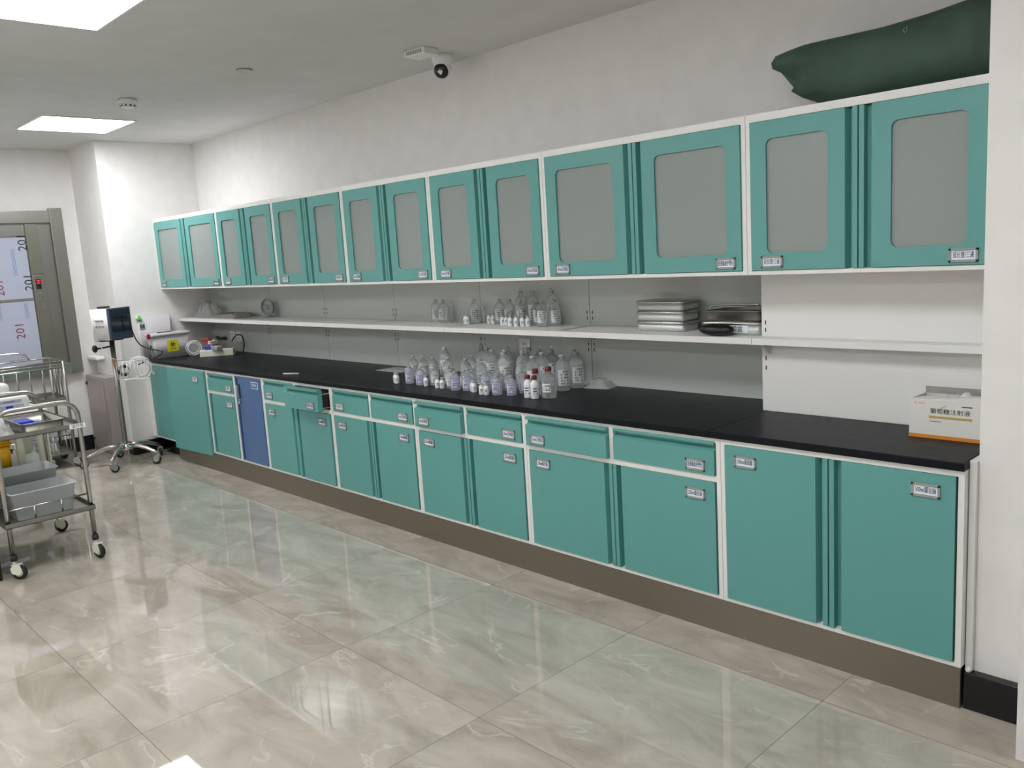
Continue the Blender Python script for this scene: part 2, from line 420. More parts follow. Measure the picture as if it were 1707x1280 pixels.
# first unit: plain doors, the right one not quite shut
x = BX[0]; w = BX[1]-x
e = empty('base_cabinet', (x, 0, 0), 'teal two door base cabinet at the far end, right door standing proud', 'cabinet', 'teal base cabinets under the black worktop')
carcass(e, w)
base_door(e, .021, .50, D0, D1, 0, teal, '纱布', .12, .70, YD)
d = base_door(e, .505-w+.022, 0, .12, .764, 0, teal, '棉签', -.13, .70)
d.location = (w-.022, .004, 0); d.rotation_euler = (0, 0, .06)
e2 = empty('base_cabinet', (BX[1], 0, 0), 'narrow teal base cabinet with one drawer over one door, left of the blue door', 'cabinet', 'teal base cabinets under the black worktop')
w = BX[2]-BX[1]
carcass(e2, w, M0)
drawer(e2, .021, w-.022, DR, .757, '胶布', w-.09, YD)
base_door(e2, .021, w-.022, D0, DM, -1, teal, '手套', w-.095, DM-.06, YD)
e3 = empty('base_cabinet', (BX[2], 0, 0), 'narrow base cabinet with a tall blue door and chrome handle', 'cabinet')
w = BX[3]-BX[2]
carcass(e3, w)
d = base_door(e3, .021, w-.022, D0, .764, -1, blue, None, 0, 0, YD)
mb = MB().use(wplastic).box(w-.15, w-.055, -.0215, -.02, .69, .738).use(blue).box(w-.145, w-.06, -.0225, -.0205, .695, .733)
mb.use(paper).text('污物柜', .022, Vector((w-.103, -.0226, .714)), RX, depth=.0003)
mb.build('label_holder', None, d)
MB().use(black).box(.052, .088, -.024, -.019, .60, .71, .003).use(chrome).box(.072, .088, -.045, -.024, .61, .705, .004).box(.058, .09, -.03, -.02, .585, .605, .004).cyl((.074, -.035, .575), (.074, -.02, .575), .009).build('handle', None, d)
base_unit(3, 'teal base cabinet with its right drawer pulled open, right of the blue door', ('2ml注射器', '输血器'), ('10ml氯化钠', '10ml葡萄糖'), (0, -.075, 0, -.004))
base_unit(4, 'teal base cabinet below the left end of the bottle cluster, both drawers shut', ('头皮针', '5ml注射器'), ('50ml氯化钠', '100ml葡萄糖'))
base_unit(5, 'teal base cabinet with left drawer slightly out, below the middle of the bottles', ('10ml注射器', '20ml注射器'), ('250ml葡萄糖', '250ml葡萄糖'), (-.018, 0, 0, 0))
base_unit(6, 'wide teal base cabinet with two drawers, second from the right end', ('50ml注射器', '配液输血护理包'), ('250ml氯化钠', '250ml氯化钠'), (-.015, 0, 0, 0))
base_unit(7, 'teal base cabinet with two full height doors and no drawers at the right end', None, ('500ml葡萄糖', '500ml氯化钠'))
pl = tag(MB().box(-.05, PX-.004, .006, .02, 0, ZB-.001).build('plinth', kick_m), 'long brushed steel plinth under the base cabinets', 'plinth')
tag(MB().box(XW+.001, BX[0]-.001, .0, .55, ZB, ZT).build('filler_panel', white), 'narrow white filler panel between end wall and first base cabinet', 'panel')
# worktops
tag(MB().box(XW+.001, 5.01, -.012, YB-.002, ZT, .8047, .003).build('worktop', black_top), 'long black worktop carrying the bottles and the sharps box', 'worktop')
tag(MB().box(5.0115, PX-.001, -.012, .4305, ZT, .8047, .003).box(PX-.002, PX+.0008, -.0115, YP-.001, ZT+.001, .804).build('worktop', black_top), 'short black worktop piece under the glucose carton', 'worktop')

# ------------------------------------------------------------------ wall cabinets
UX = [-.5617, .6185, 1.4661, 2.3195, 3.1553, 3.9979, 5.0498, 5.9075]
U0, U1, UY = 1.3714, 1.9582, .2242
def rrect(x0, x1, z0, z1, r, n=5):
    pts = []
    for cx, cz, a0 in ((x1-r, z1-r, 0), (x0+r, z1-r, PI/2), (x0+r, z0+r, PI), (x1-r, z0+r, 3*PI/2)):
        for k in range(n+1):
            a = a0+PI/2*k/n; pts.append((cx+r*math.cos(a), cz+r*math.sin(a)))
    return pts
def glass_door(parent, x0, x1, z0, z1, side, txt, lx):
    t = .02; mb = MB()
    if side > 0: f0, f1 = x0, x1-.045
    else: f0, f1 = x0+.045, x1
    wx0, wx1, wz0, wz1 = f0+.064, f1-.062, z0+.063, z1-.064
    inner = rrect(wx0, wx1, wz0, wz1, .025); n = len(inner)
    # outer ring with matching vertex count, projected to the rectangle
    cx, cz = (f0+f1)/2, (z0+z1)/2
    outer = []
    q = n//4
    for k, (ix, iz) in enumerate(inner):
        c = k//q; j = k % q
        X, Z = [(f1, z1), (f0, z1), (f0, z0), (f1, z0)][c]
        outer.append((X, Z))
    for yy, flipn in ((-t, 0), (-.004, 1)):
        I = [mb.v((a, yy, b)) for a, b in inner]
        O = {}
        def ov(pt):
            if pt not in O: O[pt] = mb.v((pt[0], yy, pt[1]))
            return O[pt]
        for k in range(n):
            a, b = outer[k], outer[(k+1) % n]
            if a == b: mb.f([ov(a), I[k], I[(k+1) % n]])
            else: mb.f([ov(a), ov(b), I[(k+1) % n], I[k]])
    # window reveal
    A = [mb.v((a, -t, b)) for a, b in inner]; B = [mb.v((a, -.004, b)) for a, b in inner]
    for k in range(n): mb.f([A[k], A[(k+1) % n], B[(k+1) % n], B[k]])
    # edges of the door and the groove profile
    mb.box(f0, f0+.0006, -t+.0002, -.004, z0, z1) if side > 0 else mb.box(f1-.0006, f1, -t+.0002, -.004, z0, z1)
    mb.box(f0, f1, -t+.0002, -.004, z0, z0+.0006).box(f0, f1, -t+.0002, -.004, z1-.0006, z1)
    if side > 0: g = [(x1-.045, .014), (x1-.045, -t), (x1-.036, .009), (x1-.019, .009), (x1-.019, -t), (x1-.0015, -t), (x1-.0015, .014)]
    else: g = [(x0+.0015, .014), (x0+.0015, -t), (x0+.019, -t), (x0+.019, .009), (x0+.036, .009), (x0+.045, -t), (x0+.045, .014)]
    mb.prism(g, z0, z1)
    bmesh.ops.remove_doubles(mb.bm, verts=mb.bm.verts, dist=.00001)
    o = mb.build('door', teal, parent); o.location = (0, YD, 0)
    MB().box(wx0-.01, wx1+.01, -.0115, -.0075, wz0-.01, wz1+.01).build('glass_pane', frost, o)
    label_holder(o, lx, -t, z0+.03, txt)
utx = [('输液器', '精密输液器'), ('留置针', '输血器'), ('头皮针', '采血针'), ('1ml注射器', '2ml注射器'), ('5ml注射器', '20ml注射器'), ('50ml注射器', '配液输血护理包'), ('延长管/三通', '延长管/三通')]
ulab = ['far left wall cabinet with pale lit frosted panes, against the end wall', 'second wall cabinet from the left end, teal doors with frosted panes',
        'third wall cabinet from the left end, above the small fan on the shelf side', 'middle wall cabinet, fourth from either end of the row',
        'wall cabinet above the small group of bottles on the shelf', 'widest wall cabinet, above the steel box stack', 'right end wall cabinet under the dark green bag']
for i in range(7):
    x = UX[i]; w = UX[i+1]-x
    e = empty('wall_cabinet', (x, UY, 0), ulab[i], 'cabinet', 'teal wall cabinets with frosted glass doors')
    f = MB(); s = .019
    f.box(.001, s, 0, .018, U0, U1).box(w-s, w-.001, 0, .018, U0, U1).box(s, w-s, 0, .018, U1-.028, U1).box(s, w-s, 0, .018, U0, U0+.015)
    f.build('face_frame', white, e)
    MB().box(.001, .017, .018, .418, U0, U1).box(w-.017, w-.001, .018, .418, U0, U1).box(.017, w-.017, .018, .418, U0, U0+.016).box(.017, w-.017, .018, .418, U1-.018, U1).box(.017, w-.017, .405, .418, U0+.016, U1-.018).box(.017, w-.017, .03, .40, 1.655, 1.672).build('body', white, e)
    c = w/2-.002
    if i == 6: c = .428
    glass_door(e, .021, c, 1.3885, 1.928, 1, utx[i][0], .021+.085)
    glass_door(e, c+.002, w-.0215, 1.3885, 1.928, -1, utx[i][1], w-.09)

# ------------------------------------------------------------------ splashback panels, slots, shelf
PXs = [XW+.002, .48, 1.35, 2.20, 3.05, 3.89, 4.987]
plab = ['back panel in the far corner behind the crumpled bag and dish', 'pale back panel behind the little fan', 'pale back panel between shelf sockets left of the bottles',
        'grey back panel behind the left half of the bottles', 'grey back panel with the socket behind the bottles', 'dark shaded back panel behind the steel boxes']
for i in range(6):
    x0, x1 = PXs[i], PXs[i+1]
    e = empty('back_panel', (x0, YB, .806), plab[i], 'panel', 'back panels between worktop and wall cabinets')
    MB().box(.0015, x1-x0-.0015, -.008, -.0005, 0, .563).build('sheet', panel_m, e)
    for xx in ((.018, x1-x0-.018) if 0 < i < 5 else ((x1-x0-.018,) if i == 0 else (.018,))):
        for zz in (.17, .20, .335, .365): MB().box(xx-.002, xx+.002, -.0095, -.007, zz, zz+.017).build('slot', black, e)
e = empty('back_panel', (4.989, .4316, .806), 'white panel on the boxed out column right of the steel boxes', 'panel')
MB().box(.0005, .917, -.004, -.0003, 0, .563).build('sheet', white, e)
for zz in (.17, .21, .325, .355): MB().box(.016, .02, -.0055, -.003, zz, zz+.016).build('slot', black, e)
def bracket(par, x, y0, y1):
    MB().prism([(y1, 0), (y0+.05, 0), (y0+.02, -.004), (y0+.02, -.012), (y0+.07, -.045), (y1-.01, -.07), (y1, -.075)], x-.011, x+.011, 'x').build('bracket', white, par)
ZS = 1.113
for x0, x1, y1, bs, lab in ((XW+.002, 3.05, YB-.009, (.49, 1.35, 2.21), 'long white open shelf from the end wall to the shelf bottles'),
                            (3.052, 4.9865, YB-.009, (3.07, 3.91), 'white open shelf carrying the bottles and steel boxes'),
                            (4.9885, PX-.001, .4271, (5.02,), 'narrow white shelf in front of the boxed out column at right')):
    e = empty('shelf', (0, 0, ZS), lab, 'shelf', 'white shelf boards under the wall cabinets')
    MB().box(x0, x1, .348, y1, -.006, 0).box(x0, x1, .348, .352, -.026, -.006).box(x0, x1, .352, .366, -.026, -.023).build('board', white, e)
    for b in bs: bracket(e, b, .352, y1) if y1 > .5 else MB().prism([(y1, -.006), (.36, -.006), (.362, -.02), (.395, -.05), (y1, -.075)], b-.006, b+.006, 'x').build('bracket', white, e)
# sockets on the back panels
for n, (x, z, lab) in enumerate(((-.17, .935, 'left of the two white wall sockets above the far end of the worktop'), (-.055, .935, 'right of the two white wall sockets above the far end of the worktop'), (3.405, .985, 'wall socket half hidden behind the tall clear bottles'))):
    e = empty('wall_socket', (x, YB-.0085, z), lab, 'socket', 'sockets on the back panels')
    MB().box(-.043, .043, -.008, 0, -.043, .043, .003).build('plate', wplastic, e)
    for sx, sz in ((-.01, .014), (.01, .014), (-.0105, -.014), (.0105, -.014)): MB().box(sx-.002, sx+.002, -.009, -.0075, sz-.006, sz+.006).build('contact_hole', black, e)
# ------------------------------------------------------------------ bottles
ORD = ['first', 'second', 'third', 'fourth', 'fifth', 'sixth', 'seventh', 'eighth', 'ninth', 'tenth', 'eleventh', 'twelfth', 'thirteenth', 'fourteenth', 'fifteenth', 'sixteenth']
def sleeve(mb, r, z0, z1, a0, a1, n=10):
    A = [mb.v((r*math.cos(a0+(a1-a0)*k/n), r*math.sin(a0+(a1-a0)*k/n), z0)) for k in range(n+1)]
    B = [mb.v((r*math.cos(a0+(a1-a0)*k/n), r*math.sin(a0+(a1-a0)*k/n), z1)) for k in range(n+1)]
    for k in range(n): mb.f([A[k], A[k+1], B[k+1], B[k]], True)
def print_marks(mb, r, z0, z1, mid, rows, inkm, seed):
    rnd = random.Random(seed); mb.use(inkm); h = (z1-z0)/rows
    for i in range(rows):
        a = mid-.55
        while a < mid+.55:
            d = rnd.uniform(.08, .28)
            if rnd.random() < .8: sleeve(mb, r, z0+h*(i+.25), z0+h*(i+.8), a, min(a+d, mid+.6), 3)
            a += d+.06
def infusion_bottle(kind, h, r, body_m, label_m, inkm, full=True, loop=True):
    e = empty('infusion_bottle', (0, 0, -50), '', 'bottle')
    k = [e]
    P = [(r*.86, 0), (r*.97, h*.02), (r, h*.05), (r, h*.30), (r*.975, h*.32), (r, h*.34), (r, h*.60), (r*.94, h*.67), (r*.72, h*.745), (r*.42, h*.79), (r*.33, h*.81), (r*.33, h*.86)]
    ch = [MB().lathe(P, n=20).build('body', body_m, e)]
    ch.append(MB().lathe([(r*.38, h*.86), (r*.40, h*.87), (r*.40, h*.90), (r*.34, h*.91), (r*.3, h*.925)], n=14).build('cap', caps_w, e))
    if loop:
        pts = [(r*.3*math.cos(a), 0, h*.925+h*.07*math.sin(a)) for a in [PI*q/8 for q in range(9)]]
        ch.append(MB().tube(pts, h*.008, 6).build('hanging_loop', clear, e))
    mid = -.7
    m = MB().use(label_m); sleeve(m, r*1.012, h*.14, h*.56, mid-.95, mid+.95, 14)
    print_marks(m, r*1.02, h*.16, h*.54, mid, 5, inkm, hash(kind) % 97 if isinstance(kind, int) else len(kind))
    ch.append(m.build('label', None, e, flip=False))
    return e, ch
lab_w = translucent('bottle_label', (226, 230, 230), .82, .4)
protoA = infusion_bottle('tall', .197, .0365, clear, lab_w, print_grey)
protoB = infusion_bottle('middle', .15, .031, clear, lab_w, print_grey)
protoC = infusion_bottle('small', .108, .026, clear, lab_w, print_grey, loop=False)
protoP = infusion_bottle('lilac', .108, .026, clear_p, translucent('lilac_label', (214, 216, 232), .8, .4), purple, loop=False)
def vial(name, h, r, capm, bodym, lab=True):
    e = empty(name, (0, 0, -50), '', 'vial')
    ch = [MB().lathe([(r*.92, 0), (r, .003), (r, h*.62), (r*.9, h*.70), (r*.5, h*.78), (r*.45, h*.80), (r*.45, h*.84)], n=18).build('body', bodym, e)]
    ch.append(MB().lathe([(r*.62, h*.83), (r*.64, h*.86), (r*.64, h*.97), (r*.56, h)], n=16).build('cap', capm, e))
    if lab:
        m = MB().use(paper); sleeve(m, r*1.01, h*.12, h*.56, -1.7, .3, 12); print_marks(m, r*1.02, h*.16, h*.5, -.7, 3, ink_k, 5)
        ch.append(m.build('label', None, e, flip=False))
    return e, ch
protoW = vial('powder_vial', .060, .0138, caps_w, milk)
protoR = vial('milky_vial', .112, .0205, maroon, milk)
def big_glass():
    e = empty('glass_bottle', (0, 0, -50), '', 'bottle'); h, r = .15, .037
    ch = [MB().lathe([(r*.9, 0), (r, .004), (r, h*.62), (r*.93, h*.70), (r*.6, h*.78), (r*.36, h*.83), (r*.36, h*.88)], n=22).build('body', clear, e)]
    ch.append(MB().lathe([(r*.44, h*.87), (r*.46, h*.9), (r*.46, h*.99), (r*.4, h)], n=18).build('cap', maroon, e))
    m = MB().use(paper); sleeve(m, r*1.01, h*.2, h*.48, -1.9, -.7, 8); print_marks(m, r*1.02, h*.24, h*.44, -1.3, 3, ink_k, 8)
    ch.append(m.build('label', None, e, flip=False)); return e, ch
protoG = big_glass()
used = set(); rnd = random.Random(3)
_noun = {'long': 1}
def place(proto, spots, z, phrase, group, cat='bottle'):
    spots = sorted(spots); n = len(spots)
    for i, s in enumerate(spots):
        if n == 1: lab = phrase
        elif i == 0: lab = 'leftmost of the '+phrase
        elif i == n-1: lab = 'rightmost of the '+phrase
        else: lab = ORD[i]+' from the left of the '+phrase
        rz = rnd.uniform(-.35, .35); sc = rnd.uniform(.97, 1.03)
        e, ch = proto
        if id(proto) in used:
            e = dup(e, ch, (s[0], s[1], z), rz, lab, group)
        else:
            used.add(id(proto)); e.location = (s[0], s[1], z); e.rotation_euler = (0, 0, rz); e['label'] = lab; e['group'] = group
        e['category'] = cat
ZW = .8049
place(protoA, [(2.951, .42), (3.116, .56), (3.324, .45), (3.408, .47), (3.49, .38), (3.33, .565), (3.545, .47), (3.49, .575), (3.575, .57), (3.66, .575), (3.76, .33), (3.80, .595), (3.23, .50), (3.70, .46)], ZW,
      'tall clear looped bottles along the worktop back', 'tall clear infusion bottles on the worktop')
place(protoA, [(3.878, .42), (3.885, .52)], ZW, 'two full tall bottles beside the clear blister tray', 'tall clear infusion bottles at the right end')
place(protoB, [(2.76, .33), (2.844, .34), (2.937, .34), (3.202, .36), (3.389, .31), (3.05, .36), (3.14, .46), (3.275, .40), (3.60, .40), (3.68, .39)], ZW,
      'middle sized clear looped bottles on the worktop', 'middle sized infusion bottles on the worktop')
place(protoC, [(2.832, .243), (3.084, .225), (3.252, .205), (3.318, .248), (3.60, .215), (3.19, .275), (3.385, .242), (3.0, .29), (3.12, .30), (3.31, .325), (3.46, .30), (3.55, .285), (3.66, .34), (3.62, .285), (2.93, .265)], ZW,
      'small clear loopless bottles on the worktop', 'small clear bottles on the worktop')
place(protoP, [(2.89, .20), (3.0, .192), (3.335, .165), (3.410, .185), (3.655, .17), (3.735, .195), (3.755, .265), (3.52, .215)], ZW,
      'small lilac tinted bottles along the worktop front', 'small lilac tinted bottles on the worktop')
place(protoW, [(2.785, .178), (2.818, .163), (3.067, .179), (3.185, .164), (3.222, .168), (3.455, .182), (3.485, .165), (3.575, .136), (3.608, .139)], ZW,
      'little white vials at the worktop front', 'little white vials on the worktop', 'vial')
place(protoR, [(3.862, .185), (3.912, .181)], ZW, 'two milky white vials with dark red caps on the worktop', 'milky vials with dark red caps', 'vial')
place(protoG, [(3.953, .238)], ZW, 'big clear glass bottle with dark red cap behind the milky vials', None)
place(vial('stopper_bottle', .13, .024, maroon, clear), [(3.842, .262)], ZW, 'clear bottle with dark red stopper left of the big glass bottle', None)
# on the shelf
ZH = ZS+.0003
place(protoB, [(2.70, .58), (2.785, .57), (3.06, .575)], ZH, 'three labelled clear bottles apart at shelf left', 'labelled clear bottles on the shelf')
place(protoA, [(3.43, .597), (3.52, .597), (3.66, .597)], ZH, 'tall clear bottles at the shelf back', 'tall infusion bottles on the shelf')
place(protoB, [(3.355, .575), (3.475, .543), (3.59, .558), (3.25, .6), (3.72, .553), (3.655, .526)], ZH, 'middle sized clear bottles behind the shelf vials', 'middle sized bottles on the shelf')
place(protoW, [(3.185, .575), (3.222, .571), (3.345, .528), (3.382, .523), (3.444, .493), (3.489, .493), (3.535, .495), (3.575, .496), (3.044, .52), (3.068, .51)], ZH,
      'little white vials lined up on the shelf', 'little white vials on the shelf', 'vial')
syr = empty('syringe', (2.83, .59, ZH), 'clear plastic tube standing upright right of the two leftmost shelf bottles', 'tube')
MB().lathe([(.009, 0), (.009, .09), (.004, .095), (.004, .105)]).build('barrel', clear, syr)
MB().lathe([(.011, .104), (.011, .112)]).build('tip_cap', wplastic, syr)
syr = empty('syringe', (3.115, .60, ZH), 'clear plastic tube with white cap standing left of the shelf vials', 'tube')
MB().lathe([(.009, 0), (.009, .075), (.007, .08)]).build('barrel', clear, syr)
MB().lathe([(.011, .0805), (.011, .09)]).build('tip_cap', wplastic, syr)

# ------------------------------------------------------------------ crumpled clear plastics
def crumple(name, loc, size, label, cat, m, nx=14, ny=10, amp=.5, seed=1, rz=0):
    rnd = random.Random(seed); e = MB(); g = []
    for i in range(nx+1):
        row = []
        for j in range(ny+1):
            u, v = i/nx, j/ny
            edge = min(1, 4*min(u, 1-u, v, 1-v))
            z = size[2]*edge*(.45+amp*rnd.random())*math.sin(PI*min(max(u, .08), .92))**.5
            row.append(e.v(((u-.5)*size[0]*(1+.08*(rnd.random()-.5)), (v-.5)*size[1]*(1+.08*(rnd.random()-.5)), z+.0004)))
        g.append(row)
    for i in range(nx):
        for j in range(ny): e.f([g[i][j], g[i+1][j], g[i+1][j+1], g[i][j+1]], True)
    B = [[e.v((x.co.x, x.co.y, .0003)) for x in row] for row in ([g[i][0] for i in range(nx+1)], [g[i][ny] for i in range(nx+1)])]
    e.f([B[0][0], B[0][nx], B[1][nx], B[1][0]])
    for r_, c_ in ((0, 0), (1, ny)):
        for i in range(nx): e.f([B[r_][i], B[r_][i+1], g[i+1][c_], g[i][c_]], True)
    o = e.build(name, m); o.location = loc; o.rotation_euler = (0, 0, rz); return tag(o, label, cat)
crumple('blister_tray', (3.99, .575, ZW), (.15, .11, .055), 'crumpled clear blister tray at the right end of the bottle group', 'packaging', bagclear, seed=4, rz=.2)
crumple('plastic_wrap', (3.87, .603, ZW), (.05, .04, .03), 'small scrap of clear wrap between last bottle and blister tray', 'packaging', bagclear, 8, 6, seed=9)
crumple('plastic_bag', (2.34, .52, ZW), (.26, .16, .012), 'flat clear plastic bag lying left of the bottles', 'bag', bagclear, seed=5)
crumple('plastic_bag', (-.33, .52, ZH), (.36, .17, .15), 'crumpled translucent plastic bag at the far left end of the shelf', 'bag', bagclear, amp=.6, seed=6)
pen = tag(MB().cyl((-.06, 0, .005), (.06, 0, .005), .0045, 8).build('pen', wplastic), 'thin white pen lying on the worktop above the open drawer', 'pen')
pen.location = (1.78, .07, ZW); pen.rotation_euler = (0, 0, .45)

# ------------------------------------------------------------------ steel trays and boxes
def tray(mb, x0, x1, y0, y1, h, r=.02, t=.0015, lip=.006):
    """open steel tray with rounded corners, rolled lip"""
    def ring(off, z): return [mb.v((a, b, z)) for a, b in rrect(x0-off, x1+off, y0-off, y1+off, r+max(off, -r*.5))]
    R = [ring(-.004, 0), ring(0, .006), ring(0, h-.003), ring(lip, h-.002), ring(lip, h), ring(-t, h), ring(-t, .006), ring(-.004-t, t)]
    n = len(R[0])
    for a, b in zip(R, R[1:]):
        for k in range(n): mb.f([a[k], a[(k+1) % n], b[(k+1) % n], b[k]], True)
    mb.f(R[0][::-1]); mb.f(R[-1]); return mb
def tray_obj(name, x0, x1, y0, y1, z, h, label, cat, m=None, group=None):
    cx, cy = (x0+x1)/2, (y0+y1)/2
    o = tray(MB(), x0-cx, x1-cx, y0-cy, y1-cy, h).build(name, m or steel); o.location = (cx, cy, z); return tag(o, label, cat, group)
tray_obj('steel_tray', -.03, .33, .42, .58, ZH, .036, 'open rectangular steel tray alone at the left end of the shelf', 'tray')
def boxlid(name, x0, x1, y0, y1, z, h, label, group, txt=None):
    """closed steel instrument box: body with lid overhanging"""
    cx, cy = (x0+x1)/2, (y0+y1)/2
    e = empty(name, (cx, cy, z), label, 'box', group); hx, hy = (x1-x0)/2, (y1-y0)/2
    mb = MB(); pr = [(0, -.003), (.006, 0), (h-.014, 0)]
    rings = [[mb.v((a, b, zz)) for a, b in rrect(-hx-o, hx+o, -hy-o, hy+o, .018)] for zz, o in pr]
    for a, b in zip(rings, rings[1:]):
        for k in range(len(a)): mb.f([a[k], a[(k+1) % len(a)], b[(k+1) % len(a)], b[k]], True)
    mb.f(rings[0][::-1]); mb.f(rings[-1]); body = mb.build('body', steel_s, e)
    mb = MB()
    rings = [[mb.v((a, b, zz)) for a, b in rrect(-hx-o, hx+o, -hy-o, hy+o, .02)] for zz, o in ((h-.014, .0), (h-.013, .005), (h-.006, .0055), (h-.004, .003), (h-.0005, .0))]
    for a, b in zip(rings, rings[1:]):
        for k in range(len(a)): mb.f([a[k], a[(k+1) % len(a)], b[(k+1) % len(a)], b[k]], True)
    mb.f(rings[0][::-1]); mb.f(rings[-1]); mb.build('lid', steel, e)
    if txt:
        m = MB().use(paper).box(-.05, .085, -hy-.0015, -hy-.0003, .009, .040)
        m.use(ink_k).text(txt, .028, Vector((.02, -hy-.0017, .0245)), RX, depth=.0003)
        m.build('label', None, e)
    return e
for k, nm in enumerate(('bottom', 'middle', 'top')):
    boxlid('instrument_box', 4.315, 4.575, .475, .605, ZH+.0467*k, .0465, nm+' steel box of the left stack of three on the shelf', 'left stack of steel boxes')
boxlid('instrument_box', 4.70, 4.975, .435, .60, ZH, .056, 'lower steel box of the right stack, with a printed white label', 'right stack of steel boxes', '试验盒')
tray_obj('instrument_box', 4.71, 4.97, .44, .60, ZH+.0565, .043, 'upper open steel tray of the right stack, holding instruments', 'tray', steel_d)
fc = empty('forceps', (4.80, .53, ZH+.113), 'steel forceps lying across the upper tray of the right stack', 'forceps')
MB().cable([(-.10, -.03, -.012), (-.09, -.03, 0), (-.05, -.02, .004), (.05, .0, .006), (.11, .02, .004)], .004, 8).build('arm', chrome, fc)
MB().tube([(-.10, -.01, -.001), (-.05, -.012, .005), (.05, .006, .006), (.11, .024, .004)], .004, 8).build('arm', chrome, fc)
crumple('wrapped_instrument', (4.89, .55, ZH+.1005), (.13, .09, .016), 'crumpled clear wrapped instrument on the upper tray of the right stack', 'packaging', bagclear, 8, 6, seed=2)
o = tag(MB().ball((0, 0, .026), .085, 28, (1, .44, .305)).build('pouch', black), 'black oval pouch lying in front of the right stack of steel boxes', 'pouch')
o.location = (4.80, .388, ZH)
# small grey oval fan
fn = empty('desk_fan', (.62, .57, ZH), 'small grey oval desk fan standing on the shelf', 'fan', rz=.5)
RY = Matrix.Rotation(PI/2, 3, 'X')
MB().lathe([(.045, 0), (.045, .008), (.02, .014), (.012, .03)], n=20).build('base', tag_grey, fn)
MB().tube([(.052*math.cos(a), -.012, .082+.062*math.sin(a)) for a in [2*PI*k/20 for k in range(20)]], .008, 8, True).build('rim', tag_grey, fn)
m = MB()
for k in range(12):
    a = 2*PI*k/12; m.cyl((0, -.016, .082), (.05*math.cos(a), -.014, .082+.06*math.sin(a)), .0016, 5)
m.build('grille', chrome, fn)
MB().ball((0, -.004, .082), .022, 12, (1, .8, 1)).build('hub', tag_grey, fn)
MB().prism(rrect(-.045, .045, .028, .136, .04), -.006, .02, 'y').build('back_cover', caps_w, fn)
tag(MB().tube([(.55, .62, ZH+.002), (.54, .63, ZH+.08), (.535, .634, ZH+.18), (.53, .634, 1.371)], .002, 6).build('fan_cord', wire), 'thin pale cord hanging down to the desk fan', 'cord')

# ------------------------------------------------------------------ glucose carton
gc = empty('carton', (5.64, .262, ZW), 'white glucose injection carton with gold print at the right end of the worktop', 'box')
W, Dp, H = .30, .148, .13
m = MB().use(card)
t = .002
m.box(0, W, 0, t, 0, H-.0).box(0, W, Dp-t, Dp, 0, H).box(0, t, t, Dp-t, 0, H).box(W-t, W, t, Dp-t, 0, H).box(t, W-t, t, Dp-t, 0, t)
m.use(orange).box(-.0005, W+.0005, -.0005, 0, 0, .0125)
m.use(gold).box(.064, .20, -.0004, 0, .070, .078)
m.use(ink_k).text('葡萄糖注射液', .019, Vector((.131, -.0005, .094)), RX, depth=.0003, sx=1.12)
m.use(orange).text('C', .014, Vector((.022, -.0005, .119)), RX, depth=.0003).box(.030, .052, -.0004, 0, .1185, .1205)
m.use(purple).box(.066, .104, -.0004, 0, .0585, .0605)
m.use(ink_k).box(.168, .20, -.0004, 0, .114, .1175)
for k in range(9): m.box(.098+.002*(k % 3)+.0017*k, .1+.002*(k % 3)+.0017*k, -.0004, 0, .102+.0016*k*(1 if k % 2 else .8), .1035+.0016*k*(1 if k % 2 else .8))
m.build('box_body', None, gc)
F = MB()   # torn top flaps
F.ngon([(0, .001, H), (W, .001, H), (W-.02, .04, H+.016), (.03, .045, H+.004)]).ngon([(0, Dp-.001, H), (W, Dp-.001, H), (W, Dp-.035, H+.03), (.01, Dp-.03, H+.03)])
fl = F.build('flap', card, gc); sol = fl.modifiers.new('thick', 'SOLIDIFY'); sol.thickness = .0015
lin_ = crumple('liner', (.15, .075, .045), (.28, .13, .115), 'x', 'x', mat('white_liner', (236, 236, 234), .6), 18, 10, .5, 12)
del lin_['label']; del lin_['category']; lin_.parent = gc

# ------------------------------------------------------------------ dark green bag on the last cabinet
def green_bag():
    m = MB(); nu, nv = 46, 28; rows = []
    for i in range(nu+1):
        u = i/nu; ring = []
        fat = min(1, .18+2.2*u) if u < .4 else 1.0
        fat *= 1-.25*max(0, (u-.85)/.15)
        for j in range(nv):
            a = 2*PI*j/nv; ca, sa = math.cos(a), math.sin(a)
            yy = math.copysign(abs(ca)**.75, ca)*.155*fat
            t = (math.copysign(abs(sa)**.8, sa)+1)/2                 # 0 bottom, 1 top
            hgt = .238+.008*math.sin(9*u+.6)+.022*u
            if u < .12: hgt -= .01*(1-u/.12)
            z = t*hgt + .012*math.sin(u*23+1.5*t)*t*(1-t)*2
            x = u*.66 - .195*t*(1-u)**2.6                              # left end flares out at the top
            if u < .16:
                k = 1-u/.16
                x += .022*math.sin(t*15)*k; yy += .03*math.sin(t*13)*k
            yy += .006*math.sin(14*u+5*t)
            ring.append(m.v((x, yy, max(z, 0))))
        rows.append(ring)
    for a, b in zip(rows, rows[1:]):
        for j in range(nv): m.f([a[j], a[(j+1) % nv], b[(j+1) % nv], b[j]], True)
    m.f(rows[0][::-1]); m.f(rows[-1])
    return m
gb = empty('canvas_bag', (5.235, .44, U1+.0005), 'stuffed dark green canvas bag lying on top of the right end wall cabinet', 'bag')
green_bag().build('body', bag_m, gb)
MB().tube([(.36, -.105, .215), (.362, -.13, .205), (.36, -.15, .192), (.366, -.152, .183), (.372, -.15, .19), (.366, -.135, .205)], .0022, 6).build('cord_loop', tag_grey, gb)
tag(tray(MB(), 0, .06, 0, .01, .004, .002).build('screw_strip', tag_grey), 'tiny metal strip on the cabinet top left of the green bag', 'strip').location = (5.16, .26, U1+.0003)

